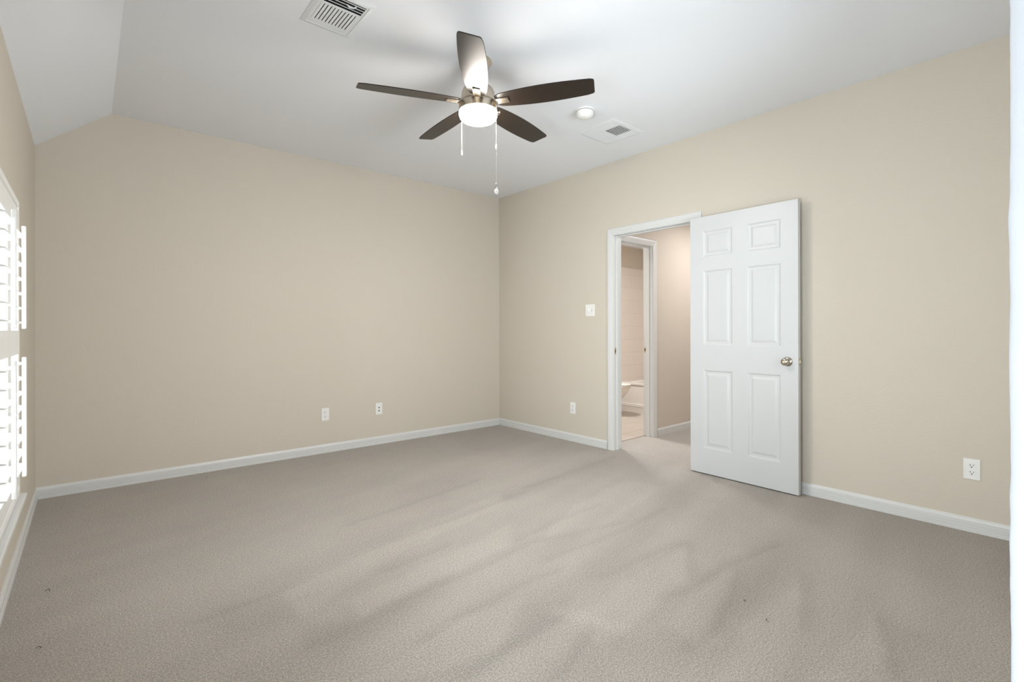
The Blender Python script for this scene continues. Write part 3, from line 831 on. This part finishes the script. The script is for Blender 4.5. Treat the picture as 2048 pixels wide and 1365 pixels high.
# ------------------------------------------------------------------ wall plates (local: plate in x-z plane facing -y)
def plate_mesh(w, h, d=0.0055):
    bm = nbm(); box(bm, -w/2, w/2, -d, 0, -h/2, h/2, bev=0.0022); return bm
def outlet():
    t = thing('wall_outlet', '', 'outlet', (0, 0, 0), group='wall outlets')
    obj('cover_plate', plate_mesh(0.072, 0.117), M_PLATE, t)
    for s in (1, -1):
        bm = nbm(); zc = s*0.0195
        poly = []
        for k in range(32):
            a = 2*math.pi*k/32; poly.append((0.0172*math.cos(a), max(-0.0135, min(0.0135, 0.0172*math.sin(a)))))
        prism(bm, poly, lambda u, v, q: (u, -q, v+zc), 0.0045, 0.0075)
        r = obj('receptacle', bm, M_PLATE, t, bevel=0.0006)
        bm = nbm()
        box(bm, -0.0078, -0.0052, -0.0079, -0.006, zc-0.0005, zc+0.0085); box(bm, 0.0052, 0.0078, -0.0079, -0.006, zc+0.0005, zc+0.0075)
        lathe(bm, [(0, 0), (0.0030, 0), (0.0030, 0.0018), (0, 0.0018)], 12, Matrix.Translation((0, -0.0062, zc-0.0070)) @ Matrix.Rotation(R90, 4, 'X'))
        obj('socket_slots', bm, M_SLOT, r)
        # thin shadow groove around the receptacle
    bm = nbm(); lathe(bm, [(0, 0), (0.0028, 0), (0.0024, 0.0012), (0, 0.0014)], 12, Matrix.Translation((0, -0.0052, 0)) @ Matrix.Rotation(R90, 4, 'X')); obj('screw', bm, M_PLATE, t)
    return t
o0 = outlet(); o0.location = (-2.105, -0.0001, 0.360); o0['label'] = 'white duplex outlet low on the long back wall, left of the cable plate'
dup(o0, (-0.0001, -1.203, 0.342), -R90, 'white duplex outlet low on the wall between the corner and the doorway')
dup(o0, (-0.0001, -4.237, 0.355), -R90, 'white duplex outlet on the wall at the right edge, above the baseboard')
# cable plate
t = thing('cable_plate', 'white wall plate with two dark jacks low on the back wall', 'wall plate', (-1.566, -0.0001, 0.357))
obj('cover_plate', plate_mesh(0.072, 0.117), M_PLATE, t)
for z in (0.012, -0.020):
    bm = nbm(); lathe(bm, [(0, 0), (0.0062, 0), (0.0062, 0.004), (0.0048, 0.006), (0, 0.006)], 20, Matrix.Translation((0, -0.0050, z)) @ Matrix.Rotation(R90, 4, 'X'))
    obj('jack', bm, M_SLOT, t, smooth=True)
# double switch: round dimmer + toggle
t = thing('light_switch', 'white double switch plate with dimmer knob and toggle beside the doorway', 'light switch', (-0.0001, -1.437, 1.341), -R90)
obj('cover_plate', plate_mesh(0.116, 0.117), M_PLATE, t)
bm = nbm(); lathe(bm, [(0, 0), (0.0175, 0), (0.0165, 0.010), (0.0150, 0.012), (0, 0.0125)], 32, Matrix.Translation((-0.023, -0.005, 0)) @ Matrix.Rotation(R90, 4, 'X')); obj('dimmer_knob', bm, M_PLATE, t, smooth=True)
bm = nbm(); box(bm, 0.0185, 0.0275, -0.0058, -0.004, -0.012, 0.012); sl = obj('toggle_slot', bm, mat('grey_toggle_slot', (170, 168, 163), 0.6, bump=(60, 0.02, 0.0005)), t)
bm = nbm(); box(bm, 0.0195, 0.0265, -0.017, -0.005, -0.004, 0.006, bev=0.0015, rot=Matrix.Rotation(math.radians(-28), 3, 'X')); obj('toggle', bm, M_PLATE, sl)
for z in (0.030, -0.030):
    bm = nbm(); lathe(bm, [(0, 0), (0.0030, 0), (0.0026, 0.0012), (0, 0.0014)], 12, Matrix.Translation((0.023, -0.0052, z)) @ Matrix.Rotation(R90, 4, 'X'))
    obj('screw', bm, M_NICKEL, t)

# ------------------------------------------------------------------ bathroom: tub and toilet
def build_tub():
    t = thing('bathtub', 'white bathtub seen beyond the inner doorway', 'bathtub', (2.37, 0, 0.002))
    bm = nbm()
    # apron panel with slight recess and base lip
    X1 = 0.765; Y1 = 0.004; Y0 = -1.49; RZ = 0.355
    box(bm, 0.012, 0.03, Y0, Y1, 0.0, RZ-0.03, bev=0.003)
    box(bm, 0.0, 0.03, Y0, Y1, 0.0, 0.045, bev=0.006)
    obj('apron', bm, M_TUB, t)
    bm = nbm()
    # rim and basin as nested rings
    def rr(x0, x1, y0, y1, r, z, n=6):
        pts = []
        for cx, cy, a0 in ((x1-r, y1-r, 0), (x0+r, y1-r, 1), (x0+r, y0+r, 2), (x1-r, y0+r, 3)):
            for k in range(n+1):
                a = (a0+k/n)*R90; pts.append((cx+r*math.cos(a), cy+r*math.sin(a), z))
        return [bm.verts.new(p) for p in pts]
    L = [rr(0.0, X1, Y0, Y1, 0.004, RZ-0.035), rr(-0.006, X1, Y0, Y1, 0.006, RZ-0.015), rr(-0.002, X1, Y0, Y1, 0.010, RZ-0.003), rr(0.008, X1-0.008, Y0+0.008, Y1-0.008, 0.015, RZ),
         rr(0.065, X1-0.055, Y0+0.09, Y1-0.09, 0.13, RZ-0.002), rr(0.080, X1-0.07, Y0+0.105, Y1-0.105, 0.13, RZ-0.02),
         rr(0.12, X1-0.11, Y0+0.17, Y1-0.20, 0.13, 0.10), rr(0.17, X1-0.16, Y0+0.24, Y1-0.28, 0.10, 0.055)]
    for A, B in zip(L, L[1:]):
        n = len(A)
        for i in range(n): bm.faces.new((A[i], A[(i+1) % n], B[(i+1) % n], B[i]))
    bm.faces.new(L[-1])
    obj('tub_basin', bm, M_TUB, t, smooth=True)
    return t
build_tub()
def build_toilet():
    t = thing('toilet', 'white toilet partly hidden by the doorway casing, in front of the tub', 'toilet', (1.595, 0.0, 0.002))
    def ell(bm, cx, cy, a, bf, bb, z, n=32):
        out = []
        for k in range(n):
            th = 2*math.pi*k/n; s = math.sin(th)
            out.append(bm.verts.new((cx+a*math.cos(th), cy+(bb if s > 0 else bf)*s, z)))
        return out
    def loft(bm, rings, cap0=True, cap1=True):
        for A, B in zip(rings, rings[1:]):
            n = len(A)
            for i in range(n): bm.faces.new((A[i], A[(i+1) % n], B[(i+1) % n], B[i]))
        if cap0: bm.faces.new(rings[0][::-1])
        if cap1: bm.faces.new(rings[-1])
    bm = nbm()
    cy = -0.47
    loft(bm, [ell(bm, 0, cy+0.08, 0.115, 0.17, 0.22, 0.0), ell(bm, 0, cy+0.08, 0.110, 0.16, 0.22, 0.03), ell(bm, 0, cy+0.08, 0.10, 0.14, 0.20, 0.12),
              ell(bm, 0, cy+0.06, 0.115, 0.165, 0.20, 0.20), ell(bm, 0, cy+0.02, 0.155, 0.22, 0.21, 0.29), ell(bm, 0, cy, 0.178, 0.25, 0.20, 0.36), ell(bm, 0, cy, 0.182, 0.255, 0.20, 0.385)])
    obj('bowl', bm, M_PORC, t, smooth=True)
    bm = nbm(); loft(bm, [ell(bm, 0, cy, 0.180, 0.255, 0.20, 0.386), ell(bm, 0, cy, 0.186, 0.262, 0.20, 0.390), ell(bm, 0, cy, 0.186, 0.262, 0.20, 0.400), ell(bm, 0, cy, 0.180, 0.255, 0.20, 0.404)]); obj('seat', bm, M_PORC, t, smooth=True)
    bm = nbm(); loft(bm, [ell(bm, 0, cy, 0.178, 0.252, 0.20, 0.407), ell(bm, 0, cy, 0.186, 0.260, 0.20, 0.410), ell(bm, 0, cy, 0.184, 0.258, 0.20, 0.422), ell(bm, 0, cy, 0.150, 0.22, 0.18, 0.430)]); obj('lid', bm, M_PORC, t, smooth=True)
    bm = nbm(); box(bm, -0.215, 0.215, -0.205, -0.015, 0.385, 0.72, bev=0.02); tk = obj('tank', bm, M_PORC, t, smooth=True)
    bm = nbm(); box(bm, -0.225, 0.225, -0.215, -0.010, 0.722, 0.755, bev=0.01); obj('tank_lid', bm, M_PORC, t, smooth=True)
    bm = nbm(); box(bm, -0.10, 0.10, -0.30, -0.10, 0.0, 0.385, bev=0.03); obj('pedestal', bm, M_PORC, t, smooth=True)
    return t
build_toilet()

# ------------------------------------------------------------------ bits of lint on the carpet
def lint(x, y, s, rz, label):
    bm = nbm(); pts = []; s *= 0.7
    for k in range(9):
        a = k/8; pts.append((s*(a-0.5), s*0.35*math.sin(a*math.pi*1.2), 0.003+0.003*math.sin(a*math.pi)))
    tube(bm, pts, 0.0012, 6)
    o = obj('lint_thread', bm, M_THREAD); o.location = (x, y, 0.0); o.rotation_euler = (0, 0, rz)
    tag(o, label, 'lint', 'bits of dark lint on the carpet')
lint(-1.768, -3.850, 0.030, 0.9, 'dark curled thread on the carpet nearest the bottom right')
lint(-1.694, -3.729, 0.020, 0.3, 'tiny dark thread on the carpet behind the bottom right one')
lint(-3.933, -1.687, 0.030, -0.6, 'dark thread on the carpet by the left baseboard, farther one')
lint(-3.933, -2.207, 0.022, -0.3, 'dark thread on the carpet by the left baseboard, nearer one')
lint(-3.095, -0.189, 0.012, 0.2, 'tiny dark speck on the carpet by the back wall baseboard')
